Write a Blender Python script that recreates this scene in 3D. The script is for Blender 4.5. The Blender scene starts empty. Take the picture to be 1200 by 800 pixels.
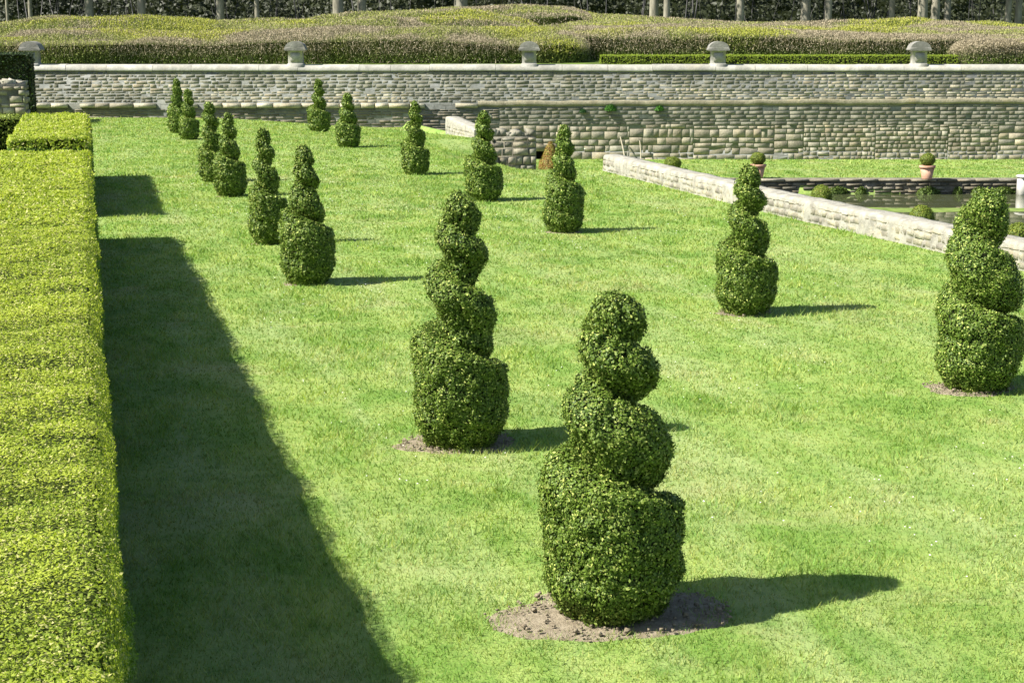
import bpy, math, random
import numpy as np
from mathutils import Vector
R = np.random.default_rng(7)
random.seed(7)
scene = bpy.context.scene
col = scene.collection

# ------------------------------------------------------------------ camera frame
F = 1900.0; CH = 3.2
TH = math.atan(362 / F)
YAW = math.atan(502 / math.hypot(F, 362))
fd = np.array([math.sin(YAW), math.cos(YAW)]); rd = np.array([math.cos(YAW), -math.sin(YAW)])
def ray(px, py):
    r = px - 600; u = 400 - py
    return r, F * math.cos(TH) + u * math.sin(TH), u * math.cos(TH) - F * math.sin(TH)
def G(px, py, z=0.0):                      # point of the plane z seen at that place of the photo
    r, f, u = ray(px, py); t = (z - CH) / u
    p = fd * f * t + rd * r * t
    return np.array([p[0], p[1], z])
def D(px, py, dist):                       # point at a horizontal forward distance
    r, f, u = ray(px, py); t = dist / f
    p = fd * dist + rd * r * t
    return np.array([p[0], p[1], CH + u * t])
def fwd(x, y): return x * fd[0] + y * fd[1]
def sst(a, b, x):
    t = np.clip((np.asarray(x, float) - a) / (b - a), 0, 1); return t * t * (3 - 2 * t)

# ------------------------------------------------------------------ noise
_P = R.random((64, 64, 64))
def vn(x, y, z=0.0):
    x = np.asarray(x, float); y = np.asarray(y, float); z = np.asarray(z, float) + np.zeros_like(x)
    xi = np.floor(x).astype(int); yi = np.floor(y).astype(int); zi = np.floor(z).astype(int)
    xf = x - xi; yf = y - yi; zf = z - zi
    xf = xf * xf * (3 - 2 * xf); yf = yf * yf * (3 - 2 * yf); zf = zf * zf * (3 - 2 * zf)
    def p(a, b, c): return _P[(xi + a) % 64, (yi + b) % 64, (zi + c) % 64]
    def L(a, b, t): return a + (b - a) * t
    return L(L(L(p(0,0,0), p(1,0,0), xf), L(p(0,1,0), p(1,1,0), xf), yf),
             L(L(p(0,0,1), p(1,0,1), xf), L(p(0,1,1), p(1,1,1), xf), yf), zf)
def fbm(x, y, z=0.0, o=3):
    s = 0; a = 1; t = 0
    for i in range(o):
        s = s + a * vn(x * 2**i + 7.3 * i, y * 2**i + 3.1 * i, np.asarray(z) * 2**i + 1.7 * i); t += a; a *= .5
    return s / t

# ------------------------------------------------------------------ mesh helpers
def mkmesh(name, groups, mats, smooth=False):
    """groups: list of (verts Nx3, faces MxK, matindex, colours Nx3 or None)"""
    V = []; C = []; LI = []; LS = []; MI = []; off = 0
    for v, f, mi, c in groups:
        v = np.asarray(v, float).reshape(-1, 3); f = np.asarray(f, int)
        if len(v) == 0 or len(f) == 0: continue
        V.append(v); C.append(np.ones((len(v), 3)) * (.5 if c is None else np.asarray(c)))
        LI.append((f + off).ravel()); LS.append(np.full(len(f), f.shape[1])); MI.append(np.full(len(f), mi)); off += len(v)
    V = np.concatenate(V); C = np.concatenate(C); LI = np.concatenate(LI); LS = np.concatenate(LS); MI = np.concatenate(MI)
    me = bpy.data.meshes.new(name)
    me.vertices.add(len(V)); me.vertices.foreach_set('co', V.astype(np.float32).ravel())
    me.loops.add(len(LI)); me.loops.foreach_set('vertex_index', LI.astype(np.int32))
    me.polygons.add(len(LS)); me.polygons.foreach_set('loop_start', np.concatenate([[0], np.cumsum(LS)[:-1]]).astype(np.int32))
    me.polygons.foreach_set('material_index', MI.astype(np.int32))
    if smooth: me.polygons.foreach_set('use_smooth', np.ones(len(LS), bool))
    a = me.attributes.new('Col', 'FLOAT_COLOR', 'POINT')
    a.data.foreach_set('color', np.concatenate([C, np.ones((len(C), 1))], 1).astype(np.float32).ravel())
    for m in mats: me.materials.append(m)
    me.update(calc_edges=True); me.validate()
    return me
def obj(name, groups, mats, parent=None, loc=(0, 0, 0), smooth=False):
    o = bpy.data.objects.new(name, mkmesh(name, groups, mats, smooth)); col.objects.link(o)
    o.location = loc
    if parent: o.parent = parent
    return o
def tag(o, label=None, cat=None, group=None, kind=None):
    if label: o['label'] = label
    if cat: o['category'] = cat
    if group: o['group'] = group
    if kind: o['kind'] = kind
    return o
def thing(name, loc, label, cat, group=None):
    o = bpy.data.objects.new(name, None); col.objects.link(o); o.location = loc; o.empty_display_size = .2
    return tag(o, label, cat, group)
def gridfaces(nu, nv, wrapu=False):
    a = np.arange(nu * nv).reshape(nv, nu)
    if wrapu: a = np.concatenate([a, a[:, :1]], 1)
    return np.stack([a[:-1, :-1], a[:-1, 1:], a[1:, 1:], a[1:, :-1]], -1).reshape(-1, 4)
def box(a, b):
    (x0, y0, z0), (x1, y1, z1) = a, b
    v = [(x0,y0,z0),(x1,y0,z0),(x1,y1,z0),(x0,y1,z0),(x0,y0,z1),(x1,y0,z1),(x1,y1,z1),(x0,y1,z1)]
    return np.array(v, float), np.array([(0,3,2,1),(4,5,6,7),(0,1,5,4),(1,2,6,5),(2,3,7,6),(3,0,4,7)])
def scatter(v, f, n):
    """n area-weighted random points on quads; returns points, normals"""
    v = np.asarray(v, float); f = np.asarray(f)
    t = np.concatenate([f[:, [0, 1, 2]], f[:, [0, 2, 3]]])
    A, B, Cc = v[t[:, 0]], v[t[:, 1]], v[t[:, 2]]
    nn = np.cross(B - A, Cc - A); ar = np.linalg.norm(nn, axis=1); ar[~np.isfinite(ar)] = 0
    i = np.searchsorted(np.cumsum(ar) / ar.sum(), R.random(n)).clip(0, len(t) - 1)
    a = R.random((n, 2)); s = a.sum(1) > 1; a[s] = 1 - a[s]
    p = A[i] + (B[i] - A[i]) * a[:, :1] + (Cc[i] - A[i]) * a[:, 1:]
    return p, nn[i] / np.maximum(ar[i], 1e-12)[:, None]
def norm(a): return a / np.maximum(np.linalg.norm(a, axis=1), 1e-9)[:, None]
def leaves(p, n, size, c, wr=.62, up=.25, spread=.9, fold=.14, flat=.84):
    """diamond leaves (4 verts, two triangles folded on the midrib)"""
    N = len(p); size = np.broadcast_to(np.asarray(size, float), (N,)) * R.uniform(.7, 1.3, N)
    if flat > 0:
        k0 = norm(n + R.normal(0, spread * .27, (N, 3)) + np.array([0, 0, up * .3]))
        d = R.normal(0, 1, (N, 3)) + np.array([0, 0, up * 1.5]); d = norm(d - (d * k0).sum(1)[:, None] * k0)
        d1 = norm(n + R.normal(0, spread * .6, (N, 3)) + np.array([0, 0, up])); s1 = R.random(N) > flat; d[s1] = d1[s1]
        w = np.cross(k0, d); b1 = np.linalg.norm(w, axis=1) < .2; w[b1] = np.cross(d[b1], R.normal(0, 1, (b1.sum(), 3))); w = norm(w)
    else:
        d = norm(n + R.normal(0, spread * .6, (N, 3)) + np.array([0, 0, up]))
        w = norm(np.cross(d, R.normal(0, 1, (N, 3))))
    k = -np.cross(d, w)
    L = size[:, None]
    b = p - d * L * .3; tip = p + d * L * .7
    m = p + d * L * .15
    l = m + w * L * wr * .5 + k * L * fold; r = m - w * L * wr * .5 + k * L * fold
    v = np.stack([b, r, tip, l], 1).reshape(-1, 3)
    i = np.arange(N)[:, None] * 4
    f = np.concatenate([i + [0, 1, 2], i + [0, 2, 3]])
    return v, f, np.repeat(c, 4, 0)

# ------------------------------------------------------------------ materials
def newmat(name):
    m = bpy.data.materials.new(name); m.use_nodes = True; nt = m.node_tree; nt.nodes.clear()
    return m, nt
def N(nt, t, **kw):
    n = nt.nodes.new(t)
    for k, v in kw.items():
        if k.startswith('i_'):
            s = n.inputs[k[2:].replace('_', ' ')]; s.default_value = v
        else: setattr(n, k, v)
    return n
def lk(nt, a, b): nt.links.new(a, b)
def mix(nt, fac, a, b, bt='MIX'):
    n = nt.nodes.new('ShaderNodeMix'); n.data_type = 'RGBA'; n.blend_type = bt
    for s, v in ((n.inputs[0], fac), (n.inputs[6], a), (n.inputs[7], b)):
        if hasattr(v, 'links'): nt.links.new(v, s)
        elif isinstance(v, (int, float)): s.default_value = v
        else: s.default_value = (*v, 1)
    return n.outputs[2]
def ramp(nt, src, stops):
    n = nt.nodes.new('ShaderNodeValToRGB'); cr = n.color_ramp
    while len(cr.elements) < len(stops): cr.elements.new(.5)
    for e, (p, c) in zip(cr.elements, stops):
        e.position = p; e.color = (c, c, c, 1) if isinstance(c, (int, float)) else (*c, 1)
    nt.links.new(src, n.inputs[0]); return n.outputs[0]
def noise(nt, vec, scale, detail=4, rough=.55, dist=0, fac=True):
    n = nt.nodes.new('ShaderNodeTexNoise'); n.inputs['Scale'].default_value = scale
    n.inputs['Detail'].default_value = detail; n.inputs['Roughness'].default_value = rough; n.inputs['Distortion'].default_value = dist
    nt.links.new(vec, n.inputs['Vector']); return n.outputs['Fac' if fac else 'Color']
def mapping(nt, vec, scale=(1, 1, 1), rot=(0, 0, 0)):
    n = nt.nodes.new('ShaderNodeMapping'); n.inputs['Scale'].default_value = scale; n.inputs['Rotation'].default_value = rot
    nt.links.new(vec, n.inputs['Vector']); return n.outputs[0]
def pos(nt): return nt.nodes.new('ShaderNodeNewGeometry').outputs['Position']
def bump(nt, h, strength=.5, dist=.02):
    n = nt.nodes.new('ShaderNodeBump'); n.inputs['Strength'].default_value = strength; n.inputs['Distance'].default_value = dist
    nt.links.new(h, n.inputs['Height']); return n.outputs[0]
def out(nt, sh):
    o = nt.nodes.new('ShaderNodeOutputMaterial'); nt.links.new(sh, o.inputs[0])
def principled(nt, c, rough=.8, spec=.3, nrm=None):
    p = nt.nodes.new('ShaderNodeBsdfPrincipled'); p.inputs['Roughness'].default_value = rough
    p.inputs['Specular IOR Level'].default_value = spec
    if hasattr(c, 'links'): nt.links.new(c, p.inputs['Base Color'])
    else: p.inputs['Base Color'].default_value = (*c, 1)
    if nrm is not None: nt.links.new(nrm, p.inputs['Normal'])
    return p.outputs[0]
def leafmat(name, rough=.45, spec=.35, trans=.3, tint=(1.25, 1.35, .5)):
    m, nt = newmat(name)
    a = N(nt, 'ShaderNodeAttribute', attribute_name='Col').outputs['Color']
    t = nt.nodes.new('ShaderNodeBsdfTranslucent'); lk(nt, mix(nt, 1.0, a, tint, 'MULTIPLY'), t.inputs[0])
    x = nt.nodes.new('ShaderNodeMixShader'); x.inputs[0].default_value = trans
    lk(nt, principled(nt, a, rough, spec), x.inputs[1]); lk(nt, t.outputs[0], x.inputs[2]); out(nt, x.outputs[0]); return m
def grasscolor(nt):
    p = pos(nt)
    big = noise(nt, p, .22, 3, .5)
    med = noise(nt, mapping(nt, p, (1.2, .8, 1), (0, 0, -.3)), 1.2, 6, .68)
    fine = noise(nt, p, 9, 4, .65)
    tiny = noise(nt, p, 60, 3, .6)
    strk = noise(nt, mapping(nt, p, (1.15, .22, 1), (0, 0, -.12)), 1.3, 3, .6, .6)
    c = mix(nt, ramp(nt, big, [(.3, 0.), (.7, 1.)]), (.112, .210, .034), (.172, .280, .054))
    c = mix(nt, ramp(nt, med, [(.40, 0.), (.60, 1.)]), c, (.255, .335, .090))
    c = mix(nt, ramp(nt, strk, [(.47, 0.), (.68, .55)]), c, (.29, .355, .15))
    c = mix(nt, ramp(nt, fine, [(.30, .55), (.5, 0.)]), c, (.075, .165, .03))
    c = mix(nt, ramp(nt, tiny, [(.52, 0.), (.78, .55)]), c, (.30, .31, .12))
    pale = noise(nt, p, .75, 4, .6, .8)
    c = mix(nt, ramp(nt, pale, [(.54, 0.), (.72, .55)]), c, (.33, .33, .16))
    return c, fine, tiny
def grassmat(name, blades=False):
    m, nt = newmat(name); c, fine, tiny = grasscolor(nt)
    if blades:
        a = N(nt, 'ShaderNodeAttribute', attribute_name='Col').outputs['Color']
        c = mix(nt, 1.0, c, a, 'MULTIPLY')
        t = nt.nodes.new('ShaderNodeBsdfTranslucent'); lk(nt, mix(nt, 1.0, c, (1.2, 1.3, .6), 'MULTIPLY'), t.inputs[0])
        x = nt.nodes.new('ShaderNodeMixShader'); x.inputs[0].default_value = .35
        lk(nt, principled(nt, c, .6, .2), x.inputs[1]); lk(nt, t.outputs[0], x.inputs[2]); out(nt, x.outputs[0])
    else:
        h = mix(nt, .5, fine, tiny)
        out(nt, principled(nt, c, .9, .1, bump(nt, h, .6, .04)))
    return m
def stonemat(name, a=(.36, .34, .27), b=(.21, .20, .155), scale=3.0, attr=True, stain=(.15, .145, .11), warm=(.40, .34, .22), bs=.5):
    m, nt = newmat(name); p = pos(nt)
    c = mix(nt, ramp(nt, noise(nt, p, scale, 5, .6), [(.35, 0.), (.65, 1.)]), b, a)
    c = mix(nt, ramp(nt, noise(nt, p, scale * .45, 4, .6, 1.0), [(.55, 0.), (.72, .6)]), c, warm)
    c = mix(nt, ramp(nt, noise(nt, mapping(nt, p, (1, 1, .35)), scale * .7, 5, .65, .6), [(.52, 0.), (.72, .75)]), c, stain)
    c = mix(nt, ramp(nt, noise(nt, p, scale * 6, 4, .7), [(.3, .5), (.55, 0.)]), c, stain)
    if name == 'old_render':
        br = nt.nodes.new('ShaderNodeTexBrick'); lk(nt, mapping(nt, p, (1, 1, 1), (math.radians(90), 0, 0)), br.inputs['Vector'])
        mp = br.inputs['Vector'].links[0].from_node; mp.inputs['Rotation'].default_value = (math.radians(-90), 0, 0)
        wv_ = noise(nt, p, 1.5, 3, .6, 0, False); vv_ = nt.nodes.new('ShaderNodeVectorMath'); vv_.operation = 'MULTIPLY_ADD'; vv_.inputs[1].default_value = (.4, .4, .3)
        lk(nt, wv_, vv_.inputs[0]); lk(nt, mp.outputs[0], vv_.inputs[2]); lk(nt, vv_.outputs[0], br.inputs['Vector'])
        br.inputs['Scale'].default_value = 1; br.inputs['Brick Width'].default_value = .48; br.inputs['Row Height'].default_value = .17; br.inputs['Mortar Size'].default_value = .014
        br.inputs['Color1'].default_value = (.82, .80, .76, 1); br.inputs['Color2'].default_value = (1.35, 1.32, 1.22, 1); br.inputs['Mortar'].default_value = (.45, .45, .42, 1)
        c = mix(nt, ramp(nt, noise(nt, p, .9, 3, .6), [(.40, .15), (.6, .85)]), c, mix(nt, 1.0, c, br.outputs['Color'], 'MULTIPLY'))
        c = mix(nt, ramp(nt, noise(nt, mapping(nt, p, (.25, .25, 1.4)), 1.6, 5, .7, .3), [(.48, 0.), (.66, .7)]), c, (.24, .25, .235))
    if attr:
        at = N(nt, 'ShaderNodeAttribute', attribute_name='Col').outputs['Color']
        c = mix(nt, 1.0, c, at, 'MULTIPLY')
    out(nt, principled(nt, c, .9, .15, bump(nt, noise(nt, p, scale * 5, 6, .7), bs, .05))); return m

M_box = leafmat('box_leaf', .5, .22, .07)
M_young = leafmat('young_box_leaf', .55, .2, .35)
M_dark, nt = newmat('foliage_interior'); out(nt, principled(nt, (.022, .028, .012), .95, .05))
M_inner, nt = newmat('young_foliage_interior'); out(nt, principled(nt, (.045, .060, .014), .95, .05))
M_twig = leafmat('twig_and_bud', .8, .15, .12, (1, 1, .8))
M_grass = grassmat('lawn_turf'); M_blade = grassmat('grass_blade', True)
M_stone = stonemat('rubble_stone')
M_plaster = stonemat('old_render', (.205, .215, .205), (.135, .145, .138), 1.1, True, (.075, .08, .062), (.19, .175, .105), .35)
M_coping = stonemat('coping_stone', (.44, .43, .385), (.27, .262, .235), 2.4, True, (.25, .25, .22), (.55, .50, .38), .3)
M_lime = stonemat('limestone', (.41, .395, .335), (.215, .205, .175), 6.0, True, (.28, .27, .22), (.60, .52, .36), .5)
M_bark, nt = newmat('bark'); p_ = pos(nt)
c_ = mix(nt, ramp(nt, noise(nt, mapping(nt, p_, (1, 1, .3)), 4, 5, .6), [(.3, 0.), (.7, 1.)]), (.16, .15, .115), (.34, .32, .25))
out(nt, principled(nt, c_, .9, .1, bump(nt, noise(nt, mapping(nt, p_, (1, 1, .2)), 14, 4, .6), .6, .03)))
M_soil, nt = newmat('dry_soil'); p_ = pos(nt)
c_ = mix(nt, ramp(nt, noise(nt, p_, 14, 6, .65), [(.3, 0.), (.7, 1.)]), (.22, .18, .125), (.40, .345, .25))
c_ = mix(nt, ramp(nt, noise(nt, p_, 3, 3, .6), [(.5, 0.), (.75, .5)]), c_, (.15, .13, .075))
out(nt, principled(nt, c_, .95, .05, bump(nt, noise(nt, p_, 40, 6, .7), .9, .03)))
M_terra, nt = newmat('terracotta'); p_ = pos(nt)
c_ = mix(nt, ramp(nt, noise(nt, p_, 6, 4, .6), [(.35, 0.), (.7, 1.)]), (.42, .22, .14), (.52, .34, .25))
out(nt, principled(nt, c_, .85, .15))
M_water, nt = newmat('pond_water'); p_ = pos(nt)
w_ = nt.nodes.new('ShaderNodeBsdfPrincipled'); w_.inputs['Base Color'].default_value = (.065, .075, .035, 1)
w_.inputs['Roughness'].default_value = .03; w_.inputs['IOR'].default_value = 1.33; w_.inputs['Specular IOR Level'].default_value = .6
lk(nt, bump(nt, noise(nt, mapping(nt, p_, (1, 2, 1)), 1.2, 3, .5), .008, .05), w_.inputs['Normal']); out(nt, w_.outputs[0])
M_wood, nt = newmat('weathered_wood'); out(nt, principled(nt, (.45, .40, .30), .85, .1))
M_earth, nt = newmat('upper_ground'); p_ = pos(nt)
c_ = mix(nt, ramp(nt, noise(nt, p_, .8, 5, .6), [(.4, 0.), (.6, 1.)]), (.06, .085, .022), (.13, .19, .035))
out(nt, principled(nt, c_, .95, .05, bump(nt, noise(nt, p_, 8, 4), .6, .05)))
M_void, nt = newmat('recess_shade'); out(nt, principled(nt, (.03, .028, .02), .95, .05))  # near-black colour stands in for the shade deep in the drain opening

# ------------------------------------------------------------------ world, sun, camera
SUN = np.array([-1.0, -.055, 1.04]); SUN = SUN / np.linalg.norm(SUN)
elev = math.asin(SUN[2]); az = math.atan2(SUN[0], SUN[1])
w = bpy.data.worlds.new('World'); scene.world = w; w.use_nodes = True; nt = w.node_tree
bg = nt.nodes['Background']; sk = nt.nodes.new('ShaderNodeTexSky'); sk.sky_type = 'NISHITA'; sk.sun_disc = False
sk.sun_elevation = elev; sk.sun_rotation = az; sk.dust_density = 1.2
nt.links.new(sk.outputs[0], bg.inputs[0]); bg.inputs[1].default_value = .070
L = bpy.data.lights.new('sun', 'SUN'); L.energy = 5.0; L.angle = math.radians(.55); L.color = (1.0, .95, .85)
lo = bpy.data.objects.new('sun', L); col.objects.link(lo); lo.rotation_euler = Vector(SUN).to_track_quat('Z', 'Y').to_euler(); lo.location = (-20, -5, 30)
cd = bpy.data.cameras.new('camera'); cam = bpy.data.objects.new('camera', cd); col.objects.link(cam); scene.camera = cam
cd.sensor_width = 36; cd.lens = F / 1200 * 36; cd.clip_end = 2000; cd.clip_start = .1
cam.location = (0, 0, CH); cam.rotation_euler = (math.pi / 2 - TH, 0, -YAW)
scene.view_settings.view_transform = 'Standard'; scene.view_settings.look = 'None'; scene.view_settings.gamma = 1
scene.view_settings.exposure = 1.15
scene.render.engine = 'CYCLES'

# ------------------------------------------------------------------ terrain
W0 = G(100, 138)[:2]; W1 = G(1200, 187, -1.57)[:2]
wd = (W1 - W0) / np.linalg.norm(W1 - W0); wn = np.array([wd[1], -wd[0]])   # wn faces the camera
if wn[1] > 0: wn = -wn
def WP(s, q=0.0, z=0.0):                   # along the wall, out towards the camera, height
    p = W0 + wd * s + wn * q; return np.array([p[0], p[1], z])
def wall_y(x): return W0[1] + (np.asarray(x) - W0[0]) * wd[1] / wd[0]
def s_at(px):                               # wall coordinate seen at photo column px
    r, f, u = ray(px, 120); d = fd * f + rd * r
    A = np.array([[d[0], -wd[0]], [d[1], -wd[1]]]); return np.linalg.solve(A, W0)[1]
LW = [G(1200, 318), G(900, 250), G(706, 200), G(556, 160), G(525, 152)]   # foot of the low wall
lwy = np.array([0] + [p[1] for p in LW] + [90.]); lwx = np.array([LW[0][0] + .3] + [p[0] for p in LW] + [LW[-1][0]])
def line_x(y): return np.interp(y, lwy, lwx)
GY0, GY1 = LW[2][1], LW[3][1]
ZL = -1.57; ZW = -2.05
PE0 = G(893, 210, ZL)[:2]; PE1 = G(1200, 210, ZL)[:2]; pdv = (PE1 - PE0) / np.linalg.norm(PE1 - PE0)
PX = 20.2; PS0 = (PX - PE0[0]) / pdv[0]
def pond_far(x): return PE0[1] + (np.asarray(x) - PE0[0]) * pdv[1] / pdv[0]
def zter(x, y):
    x = np.asarray(x, float); y = np.asarray(y, float)
    lx = line_x(y)
    step = ZL * sst(lx + .12, lx + .38, x)
    g = sst(GY0 + .3, GY0 + 2.5, y) * (1 - sst(GY1 - 2.0, GY1 - .2, y))
    rampz = ZL * sst(8.6, 15.5, x)
    z = step * (1 - g) + rampz * g
    z = z + (1 - sst(lx - .1, lx + .3, x)) * (-.36 * sst(4, 11, x) * sst(46, 60, y))
    z = z + .02 * (fbm(x * .35, y * .35) - .5) * (1 - sst(lx - .5, lx, x))
    pond = (x > PX) & (y < pond_far(x)) & (y > 14)
    return np.where(pond, -2.7, z)
xs = np.unique(np.concatenate([np.linspace(-300, -20, 12), np.linspace(-20, 40, 241), np.linspace(LW[2][0] - .4, LW[0][0] + .8, 36), [PX - .001, PX + .001], np.linspace(40, 300, 14)]))
tt = np.unique(np.concatenate([np.linspace(-1, 0, 6), np.linspace(0, 1, 260)]))
X, T = np.meshgrid(xs, tt); Ymax = wall_y(np.clip(X, -30, 80)) + .25
Y = np.where(T < 0, T * 200, T * Ymax)
# snap rows close to the pond's far edge so the bank stays crisp
py_ = pond_far(X); near = (np.abs(Y - py_) < .12) & (X > PX - .5)
Y = np.where(near, np.where(Y < py_, py_ - .01, py_ + .01), Y)
Z = zter(X, Y)
v = np.stack([X, Y, Z], -1).reshape(-1, 3)
tag(obj('lawn', [(v, gridfaces(len(xs), len(tt)), 0, None)], [M_grass], smooth=False), kind='structure')

# terrace behind the wall
def zup(s, q):                              # q metres behind the wall
    k = .42 + 1.08 * np.exp(-((s - 17) / 14.0) ** 2) + .45 * np.exp(-((s - 44) / 13.0) ** 2)
    return 1.90 + k * np.clip(q, 0, 50) / 48 + .01 * np.clip(q - 50, 0, 400)
ss = np.linspace(-150, 220, 120); qq = np.concatenate([np.linspace(.3, 60, 60), np.linspace(64, 500, 20)])
S_, Q_ = np.meshgrid(ss, qq); P2 = W0 + S_[..., None] * wd - Q_[..., None] * wn
v = np.concatenate([P2, (zup(S_, Q_) + .06 * fbm(S_ * .6, Q_ * .6))[..., None]], -1).reshape(-1, 3)
tag(obj('upper_terrace', [(v, gridfaces(len(ss), len(qq)), 0, None)], [M_earth], smooth=True), kind='structure')

# ------------------------------------------------------------------ grass blades
soil = []      # (x, y, r) filled below, before blades are made
T_list = [  # px, base y, top y, width/height, phase, label
 (716, 730, 342, .455, 0.00, 60000, 'largest spiral topiary, in front on a wide patch of bare soil'),
 (540, 526, 225, .385, .02, 42000, 'tall slim spiral topiary with deep coils, second nearest, left behind the largest one'),
 (362, 334, 171, .41, -.04, 20000, 'spiral topiary with a thin leaning top, overlapping the one at its left just behind it'),
 (315, 287, 151, .34, .16, 15000, 'slim spiral topiary half hidden behind the leaning thin-topped one'),
 (270, 231, 133, .40, .05, 11000, 'front one of the overlapping pair of spirals right of the short hedge shadow'),
 (251, 214, 120, .36, -.02, 9000, 'rear one of the overlapping pair of spirals right of the short hedge shadow'),
 (222, 164, 105, .40, .02, 7000, 'front one of the overlapping spirals nearest the left end of the long wall'),
 (209, 156, 93, .38, .0, 6500, 'rear one of the overlapping spirals nearest the left end of the long wall'),
 (374, 150, 93, .44, .05, 6500, 'farthest small spiral topiary, standing close to the foot of the long wall'),
 (408, 173, 110, .46, .0, 7000, 'small stout spiral topiary, right of the one by the foot of the wall'),
 (487, 205, 119, .38, .0, 9000, 'slim-topped spiral topiary standing left of the short wall stub'),
 (567, 236, 131, .44, -.03, 11000, 'broad spiral topiary in front of the corner where the short wall stub ends'),
 (660, 273, 147, .385, .10, 14000, 'spiral topiary with a rusty brown conifer behind its top'),
 (873, 370, 194, .42, .03, 24000, 'spiral topiary whose top stands before the low pale wall and left terracotta pot'),
 (1143, 460, 222, .43, .12, 32000, 'fat spiral topiary of three coils at the right edge before the pond'),
]
SOILR = [.62, .50, .30, .22, .24, .2, .16, .16, .16, .22, .20, .22, .30, .33, .44]
tops = []
for i, t in enumerate(T_list):
    P = G(t[0], t[1]); d = P[:2] / np.linalg.norm(P[:2]); P = P + np.array([d[0], d[1], 0]) * .16
    f = fwd(P[0], P[1]); r, ff, u = ray(t[0], t[2]); H = CH + u / ff * f
    P[2] = float(zter(P[0], P[1])); tops.append((P, H - P[2], f)); soil.append((P[0] + (-.02 if i else .03), P[1], SOILR[i]))

def soil_r(a, k, r): return r * (.50 + .95 * fbm(np.cos(a) * 1.5 + k * 5.1, np.sin(a) * 1.5 + 9, k, 4))
n_ = 820000; f0, f1 = 6.0, 62.0
u_ = R.random(n_); ff_ = (f0 ** .5 + u_ * (f1 ** .5 - f0 ** .5)) ** 2      # density falls with distance
lat = R.uniform(-.42, .62, n_) * ff_
bx_ = ff_ * fd[0] + lat * rd[0]; by_ = ff_ * fd[1] + lat * rd[1]
keep = (bx_ > .0) & (by_ < wall_y(bx_) - .05) & ~((bx_ > line_x(by_) - .03) & (bx_ < line_x(by_) + .55) & ((by_ < GY0 + .3) | (by_ > GY1 - .3))) & ~((bx_ > PX - .3) & (by_ < pond_far(bx_) + .3))
for k, (sx, sy, sr) in enumerate(soil):
    a = np.arctan2((by_ - sy) / .72, bx_ - sx); dd = np.hypot((bx_ - sx), (by_ - sy) / .72)
    edge = soil_r(a, k, sr) * (.42 + .62 * R.random(n_) ** .7 + .5 * (fbm(bx_ * 6, by_ * 6, 4.) - .5)); keep &= ~(dd < edge) | ((R.random(n_) < .05) & (dd > .25 * sr / .6))
bx_, by_, ff_ = bx_[keep], by_[keep], ff_[keep]; n_ = len(bx_)
bz_ = zter(bx_, by_); sc_ = ff_ / 9.0
tuft = fbm(bx_ * 2.2, by_ * 2.2, 3.0, 3); h_ = (.011 + .052 * tuft ** 2 * R.uniform(.5, 1.5, n_)) * (1 + .15 * np.minimum(sc_, 4))
h_ *= 1 + .9 * (R.random(n_) < .02)
wd_ = .0040 * sc_ ** .9 * R.uniform(.6, 1.3, n_); a_ = R.uniform(0, 2 * np.pi, n_)
ld = R.uniform(0, 2 * np.pi, n_); ln = h_ * R.uniform(.2, 1.3, n_)
b0 = np.stack([bx_ - np.cos(a_) * wd_, by_ - np.sin(a_) * wd_, bz_ - .004], 1); b1 = np.stack([bx_ + np.cos(a_) * wd_, by_ + np.sin(a_) * wd_, bz_ - .004], 1)
tp = np.stack([bx_ + np.cos(ld) * ln, by_ + np.sin(ld) * ln, bz_ + h_], 1)
cc = (.80 + .5 * tuft[:, None] ** 1.2 + R.uniform(-.2, .45, (n_, 1))) * np.array([[1., 1., 1.]]); cc[:, 0] *= R.uniform(.85, 1.25, n_)
tag(obj('grass', [(np.stack([b0, b1, tp], 1).reshape(-1, 3), np.arange(n_ * 3).reshape(-1, 3), 0, np.repeat(cc, 3, 0))], [M_blade]),
    'short mown grass growing over the lawn', 'grass', kind='stuff')
# daisies
nd = 420; q = G(0, 0, -99); dp = []
while len(dp) < nd:
    f_ = random.uniform(8, 40); l_ = random.uniform(-.3, .34) * f_; x_, y_ = f_ * fd[0] + l_ * rd[0], f_ * fd[1] + l_ * rd[1]
    if x_ > 1.8 and x_ < 11 and fbm(np.array([x_ * .5]), np.array([y_ * .5]), 8.0)[0] > .53: dp.append((x_, y_, f_))
dv = []; df = []
for x_, y_, f_ in dp:
    r_ = .0065 * max(1, f_ / 16) * random.uniform(.7, 1.2); k = len(dv) * 1
    b = len(dv)
    for j in range(6): dv.append((x_ + r_ * math.cos(j * math.pi / 3), y_ + r_ * math.sin(j * math.pi / 3), float(zter(x_, y_)) + .045))
    dv.append((x_, y_, float(zter(x_, y_)) + .05))
    for j in range(6): df.append((b + j, b + (j + 1) % 6, b + 6))
M_daisy, nt = newmat('daisy_petal'); out(nt, principled(nt, (.7, .7, .62), .7, .1))
tag(obj('daisies', [(dv, df, 0, None)], [M_daisy]), 'tiny white daisies dotted over the lawn', 'flowers', kind='stuff')

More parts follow.
